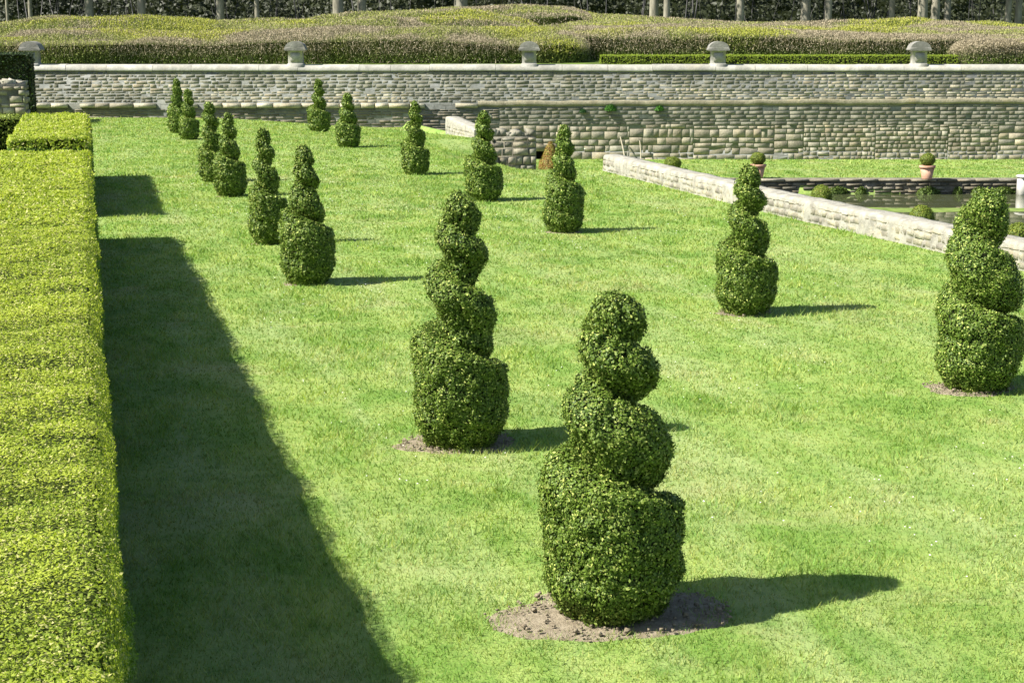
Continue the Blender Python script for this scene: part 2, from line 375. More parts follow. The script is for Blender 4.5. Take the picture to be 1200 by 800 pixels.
# ------------------------------------------------------------------ soil patches
for k, (sx, sy, sr) in enumerate(soil):
    na, nr = 64, 14; A = np.linspace(0, 2 * np.pi, na, endpoint=False)
    rr = np.linspace(0.001, 1, nr)[:, None] * (soil_r(A, k, sr) * 1.04)[None]
    Xs = sx + rr * np.cos(A); Ys = sy + rr * np.sin(A) * .72
    e = np.linspace(0, 1, nr)[:, None]
    Zs = zter(Xs, Ys) + .003 + (1 - e ** .8) * .022 * min(1, sr / .5) * (.5 + fbm(Xs * 9, Ys * 9, k)) - (e > .99) * .012
    g = [(np.stack([Xs, Ys, Zs], -1).reshape(-1, 3), gridfaces(na, nr, True), 0, None)]
    nc = int(420 * sr / .7) if sr > .3 else 40
    for _ in range(nc):
        a = random.uniform(0, 6.28); q = math.sqrt(random.random()) * float(soil_r(np.array([a]), k, sr)[0]) * 1.02; r0 = random.uniform(.003, .012) * (1 if random.random() < .93 else 1.8)
        cx, cy = sx + q * math.cos(a), sy + q * math.sin(a) * .72; zz = float(zter(cx, cy)) + .022 * min(1, sr / .5)
        vv = np.array([(-1,-.8,0),(1,-.9,0),(.9,1,0),(-.8,1,0),(-.5,-.6,.9),(.6,-.4,1),(.5,.6,.8),(-.5,.5,1)]) * r0 * R.uniform(.7, 1.2, (8, 3)) + (cx, cy, zz)
        g.append((vv, box((0,0,0),(1,1,1))[1], 0, None))
    tag(obj('soil_patch', g, [M_soil]), kind='structure')

# ------------------------------------------------------------------ spiral topiary
ZN = np.array([0, .06, .22, .385, .505, .655, .755, .845, .91, 1.0]); GN = np.array([-.35, 0, .5, 1, 1.5, 2, 2.5, 3, 3.5, 4.0])
ZN3 = np.array([0, .04, .18, .32, .44, .62, .78, .92, 1.0]); GN3 = np.array([-.3, 0, .5, 1, 1.5, 2, 2.45, 2.75, 2.9])
def topiary_surface(H, W, ph, fat, seed, nz=170, na=110, lean=0.0, gam=1.0, slim=1.0, deep=1.0):
    z = np.linspace(0, 1, nz); A = np.linspace(0, 2 * np.pi, na, endpoint=False)
    Zg, Ag = np.meshgrid(z, A, indexing='ij')
    # fraction of turn measured from the camera's right, passing the front
    base = -YAW
    phi = ((base - Ag) / (2 * np.pi)) % 1.0
    zn, gn = (ZN3, GN3) if fat else (ZN, GN)
    u = np.interp(Zg ** gam, zn, gn) - ph - phi
    k = np.floor(u); p = u - k
    t = k + phi + ph                                   # continuous along the helix
    zmid = np.interp(t + .5, gn, zn)                   # height of this coil's middle
    R0 = W * H / 2; q = slim
    if fat: env = np.interp(zmid, [0, .22, .36, .50, .63, .80, .93, 1.0], [.97, 1.0, .99, .86, .80, .57, .42, .34])
    else: env = np.interp(zmid, [0, .22, .385, .475, .60, .72, .80, .90, 1.0], [.98, 1.0, .98, .74 * q, .65 * q, .54 * q, .46 * q, .40 * q, .34 * q])
    dep = (sst(.14, .34, Zg) * .40 + .03) * (.75 + .5 * fbm(np.cos(Ag) * 1.3 + seed, np.sin(Ag) * 1.3, Zg * 5 + seed, 2))
    if not fat: dep = dep * (1 - .7 * sst(.82, .90, Zg))
    lo_ = 1 - sst(0, .16, p); hi_ = sst(.88, 1.0, p) ** 1.4
    dep = np.minimum(dep * deep * (.76 + .42 * np.cos(Ag - base)), .60)
    w_ = 1 - dep * lo_ * .55 - dep * .95 * hi_
    r = R0 * env * w_
    r = r * (.66 + .34 * sst(0, .13, Zg) ** .6)         # tucked-in foot
    tp = np.clip((1 - Zg) / .10, 0, 1); r = r * np.sqrt(1 - (1 - tp) ** 2 + 1e-4)
    r = r * (.90 + .20 * fbm(np.cos(Ag) * 1.5 + seed, np.sin(Ag) * 1.5 + seed * 2, Zg * 5 + seed, 3))
    r = r + .07 * (fbm(np.cos(Ag) * 5 + seed, np.sin(Ag) * 5, Zg * 16 + seed, 3) - .5)
    # the stem's core swings with the coil
    sw = .12 * R0 * sst(.3, .6, Zg) * (1 - .8 * sst(.76, .9, Zg))
    gA = np.interp(Zg, gn, gn * 0 + 1) * 0 + 2 * np.pi * (np.interp(Zg, zn, gn) - ph - .5)
    cx = sw * np.cos(base - gA) + lean * H * Zg ** 2; cy = sw * np.sin(base - gA)
    zz = Zg * H * (1 - .0) + .015
    return np.stack([cx + r * np.cos(Ag), cy + r * np.sin(Ag), zz], -1).reshape(-1, 3), gridfaces(na, nz, True)
def shrink(v, f, d):
    t = f; n = np.zeros_like(v); a = np.cross(v[t[:, 1]] - v[t[:, 0]], v[t[:, 3]] - v[t[:, 0]])
    a = norm(a)
    for i in range(4): np.add.at(n, t[:, i], a)
    return v - norm(n) * d
def greens(n, p, lo, hi, tip=None, ptip=0, ns=6.0):
    m = (.55 * R.random(n) + .45 * fbm(p[:, 0] * ns, p[:, 1] * ns, p[:, 2] * ns, 2))[:, None]
    c = np.array(lo) * (1 - m) + np.array(hi) * m
    if tip is not None:
        s = R.random(n) < ptip; c[s] = np.array(tip) * R.uniform(.7, 1.2, (s.sum(), 1))
    return c
def foliage(v, f, n, size, thick, lo, hi, tip=None, ptip=0, up=.25, spread=.9, ns=6.0, wr=.62, cull=None, mat=M_box, clump=0):
    p, nr = scatter(v, f, n)
    if cull is not None:
        k = cull(p); p, nr = p[k], nr[k]
    off = (R.random(len(p)) ** 1.4 * -1.4 + .55) * thick
    if clump: off = off + clump * (fbm(p[:, 0] * 16, p[:, 1] * 16, p[:, 2] * 16, 2) - .5) * 2
    p = p + nr * off[:, None]
    return leaves(p, nr, size, greens(len(p), p, lo, hi, tip, ptip, ns), wr, up, spread)
for i, t in enumerate(T_list):
    P, H, f = tops[i]
    sc = max(1.0, f / 11.0)
    lean = {2: -.02, 3: -.03, 5: -.04, 8: .0}.get(i, 0)
    v, fc = topiary_surface(H - .02, t[3] * .94, t[4], i == 14, i * 3.7, lean=lean, gam={0: 1.0, 1: .88, 13: .93, 2: 1.13}.get(i, .9 + .2 * ((i * 7) % 5) / 4), slim={0: .97, 1: .95, 14: 1.0, 2: .76, 13: .90}.get(i, .76 + .14 * ((i * 3) % 4) / 3), deep={0: 1.1, 1: 1.15, 13: 1.2, 14: 1.15}.get(i, 1.4))
    size = .0190 * sc ** .68
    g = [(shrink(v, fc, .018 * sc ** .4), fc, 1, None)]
    
    vv, lf, lc = foliage(v, fc, int(t[5] * 1.45), size, .020 * sc ** .4, (.022, .055, .008), (.185, .275, .036), (.42, .47, .12), .08, clump=.028 * sc ** .4)
    g.append((vv, lf, 0, lc))
    # stray sprigs that break the clipped outline
    vv, lf, lc = foliage(shrink(v, fc, -.018), fc, t[5] // 14, size * 1.05, .022, (.10, .16, .03), (.24, .29, .06), up=.5)
    g.append((vv, lf, 0, lc))
    th = thing('spiral_topiary', P, t[6], 'topiary', 'spiral box topiaries on the lawn')
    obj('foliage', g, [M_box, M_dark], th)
    # short stem with surface roots
    na = 10; rings = [(.055, -.03), (.04, .02), (.033, .10), (.03, .35)]
    A = np.linspace(0, 2 * np.pi, na, endpoint=False)
    tv = np.concatenate([np.stack([r * np.cos(A) * (1 + .15 * np.sin(3 * A)), r * np.sin(A), np.full(na, z)], 1) for r, z in rings])
    obj('trunk', [(tv, gridfaces(na, len(rings), True), 0, None)], [M_bark], th, smooth=True)

# ------------------------------------------------------------------ clipped hedges
def loaf(x0, x1, y0, y1, z0, z1, rnd=.10, bumpy=.03, res=.12, seed=0., dip=None, wave=.0):
    """rounded box surface: profile swept over x across the box, stations along y"""
    ny = max(6, int((y1 - y0) / res)); W_ = x1 - x0; H_ = z1 - z0
    prof = [(0, 0)] + [(0, h) for h in np.linspace(.1, 1 - rnd / H_, 9)] + [(rnd * (1 - math.cos(a)), 1 - rnd / H_ + rnd / H_ * math.sin(a)) for a in (.5, 1.0, 1.57)]
    left = [(x0 + a, z0 + b * H_) for a, b in prof]; right = [(x1 - a, z0 + b * H_) for a, b in prof][::-1]
    mid = [(x, z1) for x in np.linspace(x0 + rnd * 1.2, x1 - rnd * 1.2, max(4, int(W_ / res)))]
    pr = np.array(left + mid + right); n = len(pr)
    ys = np.concatenate([[y0 + .001] * 3, np.linspace(y0 + rnd * .3, y1 - rnd * .3, ny), [y1 - .001] * 3])
    ins = np.concatenate([[.999, .5, 0], np.zeros(ny), [0, .5, .999]])
    dz_ = np.concatenate([[1, .5, rnd * .8 / 1], np.zeros(ny), [rnd * .8, .5, 1]])
    cx = (x0 + x1) / 2; V = []
    for y, s in zip(ys, ins):
        xx = cx + (pr[:, 0] - cx) * (1 - s); zz = z0 + (pr[:, 1] - z0) * (1 - s * .98)
        V.append(np.stack([xx, np.full(n, y), zz], 1))
    V = np.array(V)
    b = (fbm(V[..., 0] * 1.6 + seed, V[..., 1] * 1.6, V[..., 2] * 1.6 + seed, 3) - .5) * 2 * bumpy
    zf = (V[..., 2] - z0) / H_
    V[..., 2] += b * zf + (wave * (fbm(V[..., 1] * .8 + seed, V[..., 1] * 0 + seed) - .5) if wave else 0) * zf
    sgn = np.sign(V[..., 0] - cx); V[..., 0] += sgn * b * .8 + (.07 * (fbm(V[..., 1] * .7 + seed, V[..., 1] * 0 + 3.3, 0., 2) - .5) if wave else 0)
    if dip: V[..., 2] += dip(V[..., 1]) * zf
    return V.reshape(-1, 3), gridfaces(n, len(ys))
HT = 1.52
def dips(y):       # thin sunken seams across the hedge top
    z = 0
    for yy, w_, a in ((8.3, .10, .05), (10.9, .10, .05), (11.7, .08, .05), (16.8, .12, .04), (14.2, .12, .03), (20.6, .12, .04)):
        z = z - .55 * a * np.exp(-((y - yy) / w_) ** 2)
    return z + .008 * np.sin(y * 1.7) + .05 * (1 - sst(6, 12, y)) - .07 * sst(14, 26, y) - .10 * sst(25.2, 26.1, y)
def big_hedge(name, x0, x1, y0, y1, zt, nfun, label, dip=None, seed=0., extra=None):
    v, fc = loaf(x0, x1, y0, y1, 0, zt, .09, .035, .10, seed, dip, .05)
    g = [(shrink(v, fc, .05), fc, 1, None)]
    for (a, b, n, sz) in nfun:
        vs, fs = v, fc
        cen = v[fc].mean(1); sel = (cen[:, 1] >= a) & (cen[:, 1] < b)
        fs = fc[sel]
        if len(fs) == 0: continue
        p, nr = scatter(v, fs, n)
        cl = fbm(p[:, 0] * 5, p[:, 1] * 5, p[:, 2] * 5 + seed, 3)
        p = p + nr * ((cl - .5)[:, None] * .10 + (R.random(len(p)) ** 1.3 * -.05 + .018)[:, None])
        m = np.clip(.50 * R.random(len(p)) + 1.0 * (cl - .25), 0, 1)[:, None]
        c = np.array((.14, .22, .024)) * (1 - m) + np.array((.45, .51, .065)) * m
        s = R.random(len(p)) < .13; c[s] = np.array((.58, .56, .22)) * R.uniform(.7, 1.1, (s.sum(), 1))
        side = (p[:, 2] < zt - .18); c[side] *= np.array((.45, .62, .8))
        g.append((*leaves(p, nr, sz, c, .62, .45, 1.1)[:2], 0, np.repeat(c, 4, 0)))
    o = obj(name, g, [M_young, M_inner]); return tag(o, label, 'hedge')
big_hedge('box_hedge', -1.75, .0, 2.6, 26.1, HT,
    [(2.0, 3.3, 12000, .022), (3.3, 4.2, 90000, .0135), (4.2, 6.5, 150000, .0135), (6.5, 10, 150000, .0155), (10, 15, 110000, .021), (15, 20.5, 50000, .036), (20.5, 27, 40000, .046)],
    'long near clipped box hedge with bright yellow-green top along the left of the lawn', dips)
big_hedge('box_hedge', -1.36, .0, 29.4, 37.8, 1.40, [(29, 33.5, 26000, .05), (33.5, 38.2, 22000, .056)],
    'short separate block of box hedge beyond the gap ending the long hedge', seed=5.)
def plain_hedge(name, x0, x1, y0, y1, z0, z1, n, sz, lo, hi, label, cat='hedge', loc=None, rot=0, seed=1., rnd=.08, tip=None, pt=0, parent=None, mat=None):
    v, fc = loaf(x0, x1, y0, y1, z0, z1, rnd, .03, .15, seed)
    g = [(shrink(v, fc, .04), fc, 1, None)]
    vv, lf, lc = foliage(v, fc, n, sz, .04, lo, hi, tip, pt, ns=3.0); g.append((vv, lf, 0, lc))
    o = obj(name, g, [mat or M_box, M_dark])
    if loc is not None: o.location = loc
    o.rotation_euler[2] = rot
    return tag(o, label, cat)
plain_hedge('box_hedge', -3.9, -1.42, 37.0, 38.3, 0, 1.38, 12000, .055, (.07, .12, .015), (.26, .31, .04), 'narrow arm of box hedge running left from the far end of the short block', seed=2.)
plain_hedge('yew_and_shade_block', -4.6, -1.9, 30.5, 36.4, 0, 1.36, 22000, .05, (.010, .020, .006), (.024, .042, .012), 'added dark leafy block standing in for the shade left of the short box block')  # block added with near-black leaves to stand in for a shaded opening
# tall dark yew and rubble pier at the wall's left end
yc = D(38, 90, 58.5)
plain_hedge('yew_and_shade_block', yc[0] - 9, yc[0], yc[1] - .6, yc[1] + 2.0, 0, 2.45, 26000, .08, (.012, .024, .008), (.035, .055, .015),
    'tall dark clipped yew block at the left end of the long wall', seed=4., tip=(.10, .16, .03), pt=.04)

# ------------------------------------------------------------------ stonework
def stones(s0, s1, z0, z1, hr, wr, pr, prob, cf, frame, gap=.012, jit=.012):
    """courses of rough blocks; frame(s, q, z) -> world"""
    V = []; Fq = []; C = []; z = z0; b = 0
    while z < z1 - .03:
        h = min(random.uniform(*hr), z1 - z); s = s0 - random.uniform(0, wr[0])
        while s < s1:
            w_ = random.uniform(*wr); a, e = max(s, s0), min(s + w_, s1)
            hh = h * random.uniform(.90, 1.0); zz = z + (h - hh) * random.random()
            if e - a > .05 and random.random() < prob((a + e) / 2, zz + hh / 2):
                q = random.uniform(*pr); g_ = gap
                def J(): return random.uniform(-jit, jit)
                base = [(a + g_ + J(), -.02, zz + g_ + J()), (e - g_ + J(), -.02, zz + g_ + J()), (e - g_ + J(), -.02, zz + hh - g_ + J()), (a + g_ + J(), -.02, zz + hh - g_ + J())]
                ix = min(.014, (e - a) * .15); iz = min(.012, hh * .18)
                top = [(a + g_ + ix + J(), q + J() * .25, zz + g_ + iz + J()), (e - g_ - ix + J(), q + J() * .25, zz + g_ + iz + J()), (e - g_ - ix + J(), q + J() * .25, zz + hh - g_ - iz + J()), (a + g_ + ix + J(), q + J() * .25, zz + hh - g_ - iz + J())]
                V += [frame(*p) for p in base + top]; c = cf((a + e) / 2, zz); C += [c] * 8
                Fq += [(b+4,b+5,b+6,b+7),(b,b+1,b+5,b+4),(b+1,b+2,b+6,b+5),(b+2,b+3,b+7,b+6),(b+3,b,b+4,b+7)]; b += 8
            s += w_
        z += h
    return (V, Fq, 0, C)
def bxw(s0, s1, q0, q1, z0, z1, mi, c=None, zs0=None, zs1=None):
    V = [WP(s, q, z) for z in (0, 1) for s, q in ((s0, q1), (s1, q1), (s1, q0), (s0, q0))]
    V = np.array(V); V[:4, 2] = z0; V[4:, 2] = z1
    return (V, [(0,3,2,1),(4,5,6,7),(0,1,5,4),(1,2,6,5),(2,3,7,6),(3,0,4,7)], mi, c)
def patch_noise(s, z, k=0.): return float(fbm(np.array([s * .35 + k]), np.array([z * 1.6]), 2.0 + k, 3)[0])
SL, SR = s_at(20) - 6, s_at(1200) + 14
def zstr(s): return .45 + .18 * float(sst(0, 40, s))
sa, sb = s_at(609), s_at(639)
wall = []
wall.append(bxw(SL, sa, -.6, 0, -2.2, -1.22, 1, (1, 1, 1))); wall.append(bxw(sb, SR, -.6, 0, -2.2, -1.22, 1, (1, 1, 1)))
wall.append(bxw(SL, SR, -.6, 0, -1.219, 1.74, 1, (1, 1, 1))); wall.append(bxw(sa, sb, -.9, -.5, -2.2, -1.0, 2, (1, 1, 1)))
wall.append(bxw(sa - .25, sb + .2, -.02, .10, -1.26, -1.02, 0, (1.0, .95, .85)))       # slab over the drain
def cgrey(s, z):
    k = random.uniform(.75, 1.3); w_ = random.uniform(.0, .08); return (k * (1 + w_), k, k * (1 - w_))
sgap = s_at(585)
# lower rubble to the right, coarse blocks
zs_ = s0_ = sgap
while s0_ < SR:                            # short runs of courses that do not line up with their neighbours
    e_ = min(s0_ + random.uniform(1.0, 3.2), SR); sm = random.random() < .35
    wall.append(stones(s0_, e_, -1.8 - random.random() * .2, -.28 + random.uniform(-.06, .06), (.10, .22) if sm else (.15, .33), (.14, .45) if sm else (.18, .72), (.000, .014), lambda s, z: 0 if (sa < s < sb and z < -1.2) else 1, cgrey, WP, .003, .014)); s0_ = e_
# thin coursed masonry above it
wall.append(stones(sgap, SR, -.28, .52, (.09, .17), (.18, .6), (.002, .012), lambda s, z: .98, lambda s, z: (lambda k: (k * .98, k * 1.0, k * 1.0))(random.uniform(.55, .82)), WP, .003, .010))
wall.append(stones(SL, sgap, -.6, .33, (.08, .16), (.2, .7), (.004, .03), lambda s, z: .9, lambda s, z: tuple(np.array(cgrey(s, z)) * .62), WP))
# rubble showing through the fallen render of the upper band
def pup(s, z):
    px1 = s_at(75) < s < s_at(265); px2 = s_at(265) < s < s_at(480)
    n = patch_noise(s, z, 3.)
    if px1: return .95 if z < 1.25 + .15 * math.sin(s) and n > .47 else .0
    if px2: return .9 if z < .95 and n > .48 else .0
    if s > s_at(725): return .97 if z < .80 + 1.3 * (patch_noise(s, 0, 9.) - .25) * (1 if s < s_at(900) or s > s_at(985) else .5) else (.9 if n > .66 else 0)
    return .03
def cup(s, z):
    if pup(s, z) > .5: return tuple(np.array(cgrey(s, z)) * 1.12)
    k = .62 + .30 * float(fbm(np.array([s * .5]), np.array([z * 1.5]), 4.0, 2)[0]) + random.uniform(-.05, .07); return (k * .99, k * 1.01, k)
wall.append(stones(SL, SR, zstr(0) + .12, 1.72, (.08, .15), (.14, .5), (.000, .007), lambda s, z: 0 if z < zstr(s) + .10 else .985, cup, WP, .002, .012))
# string course: separate blocks on the left, worn roll moulding on the right
wall.append(stones(SL, s_at(560), .36, .56, (.2, .2), (.35, 1.1), (.08, .14), lambda s, z: .93, lambda s, z: tuple(np.array(cgrey(s, z)) * 1.35), WP, .01, .015))
rs = np.arange(s_at(560), SR, .22); pr = [(-.01, -.10), (.035, -.09), (.052, -.02), (.045, .06), (.02, .10), (-.01, .11)]
V = []
for s in rs:
    j = float(vn(np.array([s * 2.1]), np.array([1.]))[0]) * .05
    for q, z in pr: V.append(WP(s, q * (.75 + j * 6), zstr(s) + z + j - .02))
wall.append((V, gridfaces(len(pr), len(rs))[:, ::-1], 0, np.tile((.95, .92, .82), (len(V), 1))))
wl = obj('stone_wall', wall, [M_stone, M_plaster, M_void])
tag(wl, 'long weathered stone retaining wall with pale coping across the back of the garden', 'wall')
# coping stones (one part)
cop = []; s = SL
while s < SR:
    w_ = random.uniform(1.2, 2.6); e = min(s + w_, SR); j = random.uniform(-.012, .012); k = random.uniform(.85, 1.15)
    pf = [(.035, 1.742), (.045, 1.80), (-.05, 1.97), (-.55, 2.0), (-.62, 1.90), (-.62, 1.742)]
    V = [WP(a, q + j, z + j) for a in (s + .006, e - .006) for q, z in pf]
    n = len(pf); Fs = [(i, (i + 1) % n, n + (i + 1) % n, n + i) for i in range(n)]
    V = np.array(V); cop.append((V, np.array(Fs)[:, ::-1], 0, np.tile((k, k, k * .98), (len(V), 1))))
    cop.append((V, np.array([(0, 1, 2, 3), (6, 9, 8, 7)]), 0, np.tile((k, k, k), (len(V), 1)))); cop.append((V, np.array([(0, 3, 4, 5), (6, 11, 10, 9)]), 0, np.tile((k, k, k), (len(V), 1))))
    s = e
obj('coping', cop, [M_coping], wl)
# pillars along the coping
def pillar(px, label):
    s = s_at(px); P = WP(s, -.26, 1.985)
    t = thing('wall_pillar', P, label, 'pillar', 'domed stone pillars on the wall')
    ang = math.atan2(wd[1], wd[0]); t.rotation_euler[2] = ang
    def sq(levels): # (half width, z)
        V = []
        for h, z in levels: V += [(-h, -h * .8, z), (h, -h * .8, z), (h, h * .8, z), (-h, h * .8, z)]
        f = gridfaces(4, len(levels), True); f = np.concatenate([f, [[(len(levels) - 1) * 4 + i for i in range(4)]]]); return (V, f, 0, np.ones((len(V), 3)))
    obj('base', [sq([(.31, -.22), (.31, .03), (.28, .05)])], [M_coping], t)
    obj('shaft', [sq([(.27, .05), (.27, .51), (.31, .53)])], [M_coping], t)
    obj('panel', [box((-.18, -.232, .12), (.18, -.205, .44)) + (0, np.ones((8, 3)))], [M_coping], t)
    # barrel-shaped cap: round across the front
    n = 14; V = [];
    for y in (-.33, .33):
        V += [(-.40, y, .532), (-.41, y, .60)] + [(-.38 * math.cos(a), y * .97, .61 + .27 * math.sin(a)) for a in np.linspace(0, math.pi, n)] + [(.41, y, .60), (.40, y, .532)]
    m = n + 4; f = [(i, (i + 1) % m, m + (i + 1) % m, m + i) for i in range(m)]
    cen = len(V); V += [(0, -.34, .66), (0, .34, .66)]
    tr = [(cen, (i + 1) % m, i) for i in range(m)] + [(cen + 1, m + i, m + (i + 1) % m) for i in range(m)]
    obj('cap', [(V, f, 0, np.ones((len(V), 3)) * .62), (V, tr, 0, np.ones((len(V), 3)) * .62)], [M_coping], t)
for px, lb in ((38, 'pale stone pillar with domed cap at the left end of the wall beside the dark yew'), (347, 'domed stone pillar on the coping above the farthest small topiary'),
               (620, 'domed stone pillar on the coping near the middle of the wall'), (841, 'domed stone pillar on the coping above the left terracotta pot'),
               (1076, 'domed stone pillar on the coping above the right terracotta pot')): pillar(px, lb)
# rubble pier at left
pp = D(30, 120, 53.0)
def FR(x, y): return lambda s, q, z: np.array([x + s, y - q, z])
g = [box((pp[0] - 5, pp[1], -.1), (pp[0], pp[1] + 1.2, 1.56)) + (0, np.ones((8, 3)) * .8), stones(-5, 0, 0, 1.5, (.12, .25), (.2, .5), (.03, .1), lambda s, z: .95, cgrey, FR(*pp[:2])),
     stones(pp[1], pp[1] + 1.2, 0, 1.5, (.12, .25), (.2, .5), (.03, .1), lambda s, z: .95, cgrey, lambda s, q, z: np.array([pp[0] + q, s, z]))]
for _ in range(60):
    cx, cy = pp[0] - random.random() * 5, pp[1] + random.random() * 1.2; a = random.uniform(.08, .2)
    v, f = box((cx - a, cy - a, 1.5), (cx + a, cy + a, 1.56 + random.uniform(.03, .14))); g.append((v + R.normal(0, .02, (8, 3)), f, 0, np.ones((8, 3)) * random.uniform(.9, 1.5)))
tag(obj('rubble_wall', g, [M_stone]), 'short rough rubble wall in front of the dark yew at the left edge', 'wall')

# low pale wall between the terraces
def low_wall(name, y0, y1, zt, zt2, label, th=.5):
    st = np.arange(y0, y1 + .01, .09); pf = [(0, -1.9), (0, -.5), (0, .02), (.0, .12), (.0, .22), (.0, .34), (.025, .39), (.12, .402), (.34, .402), (.47, .39), (th, .33), (th, 0.), (th, -1.9)]
    V = []
    for y in st:
        x = float(line_x(y)); tz = (zt + (zt2 - zt) * (y - y0) / (y1 - y0)) / .40
        for a, z in pf: V.append((x + a, y, z if z < 0 else z * tz))
    V = np.array(V); up = V[:, 2] > -.3
    d = (fbm(V[:, 1] * 3.2, V[:, 2] * 3.2 + V[:, 0] * 2, 1., 4) - .5)
    cell = (fbm(V[:, 1] * 9, V[:, 2] * 9, 5., 2) - .5)
    V[:, 0] += (d * .04 + cell * .03) * up * np.where(V[:, 0] < line_x(V[:, 1]) + .2, 1, -1); V[:, 2] += (d * .035 + cell * .02) * (V[:, 2] > .2)
    n = len(pf)
    kc = np.ones((len(V), 3)); gr = [(V, gridfaces(n, len(st)), 0, kc)]
    for e, o_ in ((0, 1), (len(st) - 1, -1)):
        cap = V[e * n:(e + 1) * n]; c = cap.mean(0); vv = np.vstack([cap, c]); tr = [(i, (i + 1) % n, n) for i in range(n)]
        gr.append((vv, np.array(tr)[:, ::o_], 0, np.ones((n + 1, 3))))
    # bedded rubble faces
    gr.append(stones(y0 + .02, y1 - .02, -.06, min(zt, zt2) - .07, (.06, .13), (.08, .28), (.001, .008), lambda s, z: .95,
        lambda s, z: (lambda k: (k, k * .97, k * random.uniform(.82, .97)))(random.uniform(.72, 1.15)), lambda s, q, z: np.array([float(line_x(s)) - q, s, z]), .006, .014))
    return tag(obj(name, gr, [M_lime]), label, 'wall')
low_wall('low_wall', 4.0, GY0, .37, .37, 'low pale rubble wall sloping across the right side between lawn and pond')
low_wall('low_wall', GY1, LW[-1][1] + .4, .22, .42, 'short stub of low pale wall beyond the gap near the long back wall')
ax, ay = float(line_x(GY1)) + .5, GY1 - .02
g = [box((ax + .02, ay, -1.9), (ax + 1.5, ay + .9, -.02)) + (0, np.ones((8, 3)) * .75), stones(.02, 1.5, -1.7, -.05, (.14, .3), (.2, .55), (.02, .08), lambda s, z: .97, cgrey, FR(ax, ay))]
for s in range(9):
    a = .12; cx = ax + .1 + s * .16; v, f = box((cx - .1, ay + .02, -.03), (cx + .1, ay + .6, .06 + random.uniform(0, .2) - s * .01)); g.append((v + R.normal(0, .02, (8, 3)), f, 0, np.ones((8, 3)) * random.uniform(.8, 1.4)))
tag(obj('stone_pier', g, [M_stone]), 'broken rubble end of the terrace wall just right of the short wall stub', 'wall')

# ------------------------------------------------------------------ pond
def FP(s, q, z): p = PE0 + pdv * s + np.array([pdv[1], -pdv[0]]) * q; return np.array([p[0], p[1], z])
g = [([FP(s, q, z) for z in (-2.6, ZL + .02) for s, q in ((PS0 - .3, .03), (30, .03), (30, -.32), (PS0 - .3, -.32))], [(0,3,2,1),(4,5,6,7),(0,1,5,4),(1,2,6,5),(2,3,7,6),(3,0,4,7)], 0, np.ones((8, 3)) * .55),
     stones(PS0, 30, -2.3, ZL - .09, (.07, .13), (.2, .6), (.04, .10), lambda s, z: .95, lambda s, z: tuple(np.array(cgrey(s, z)) * .55), FP),
     stones(PS0, 30, ZL - .09, ZL + .03, (.12, .12), (.5, 1.1), (.08, .11), lambda s, z: 1, lambda s, z: tuple(np.array(cgrey(s, z)) * .8), FP)]
tag(obj('pond_wall', g, [M_stone]), 'dark low stone bank along the far side of the pond', 'wall')
g = [box((PX - .32, 14, -2.6), (PX + .02, float(pond_far(PX)) + .1, ZL + .02)) + (0, np.ones((8, 3)) * .6)]
tag(obj('pond_wall', g, [M_stone]), 'stone bank of the pond on the side beside the clipped box balls', 'wall')
wv = [(PX, 14, ZW), (70, 14, ZW), (70, float(pond_far(70)), ZW), (PX, float(pond_far(PX)), ZW)]
tag(obj('water', [(wv, [(0, 1, 2, 3)], 0, None)], [M_water]), kind='structure')
# floating green weed film in a band across the pond
V = []; nn = 90; xs_ = np.linspace(PX + .1, 50, nn)
for e_, (ya, yb) in enumerate(((248.5, 1), (243.5, -1))):
    for x_ in xs_: 
        k_ = CH - ZW; f_ = k_ / abs(ray(1100, ya)[2] / ray(1100, ya)[1]); y_ = (f_ - x_ * fd[0]) / fd[1]
        V.append((x_, y_ + .45 * (float(vn(np.array([x_ * .8]), np.array([e_ * 7.]))[0]) - .5), ZW + .004))
V.sort(key=lambda q: 0)
M_film, nt = newmat('pond_weed'); p_ = pos(nt)
c_ = mix(nt, ramp(nt, noise(nt, p_, 3, 4, .6), [(.35, 0.), (.65, 1.)]), (.10, .15, .03), (.20, .27, .06)); out(nt, principled(nt, c_, .7, .2))
tag(obj('pond_weed', [(V, gridfaces(nn, 2), 0, None)], [M_film]), 'band of green weed floating across the pond', 'pond weed', kind='stuff')
# pale post
pt = G(1199, 212, ZL)[:2]
v, f = box((-.16, -.16, -.65), (.16, .16, .10)); v[4:, :2] *= .94; v2, f2 = box((-.2, -.2, .10), (.2, .2, .17)); v2[4:, :2] *= .8
s_p = float(np.dot(pt - PE0, pdv)); c0 = FP(s_p + .1, .36, ZL)
tag(obj('stone_post', [(v, f, 0, np.ones((8, 3)) * 1.3), (v2, f2, 0, np.ones((8, 3)) * 1.3)], [M_coping], loc=tuple(c0)), 'pale square stone post at the pond edge by the right border', 'post')

# ------------------------------------------------------------------ box balls and pots
def ball_surface(r, seed, sq=.85, n=28):
    a = np.linspace(0, 2 * np.pi, n * 2, endpoint=False); t = np.linspace(-1.45, 1.5707, n)
    Tt, Aa = np.meshgrid(t, a, indexing='ij'); rr = r * (.93 + .14 * fbm(np.cos(Aa) * np.cos(Tt) * 2 + seed, np.sin(Aa) * np.cos(Tt) * 2, np.sin(Tt) * 2 + seed, 2))
    return np.stack([rr * np.cos(Tt) * np.cos(Aa), rr * np.cos(Tt) * np.sin(Aa), rr * sq * (np.sin(Tt) + 1)], -1).reshape(-1, 3), gridfaces(n * 2, n, True)
def ballgroups(r, seed, n, size, sq=.85):
    v, f = ball_surface(r, seed, sq); vv, lf, lc = foliage(v, f, n, size, .03, (.055, .095, .012), (.19, .235, .03), (.28, .28, .05), .08, ns=8)
    return [(shrink(v, f, .03), f, 1, None), (vv, lf, 0, lc)]
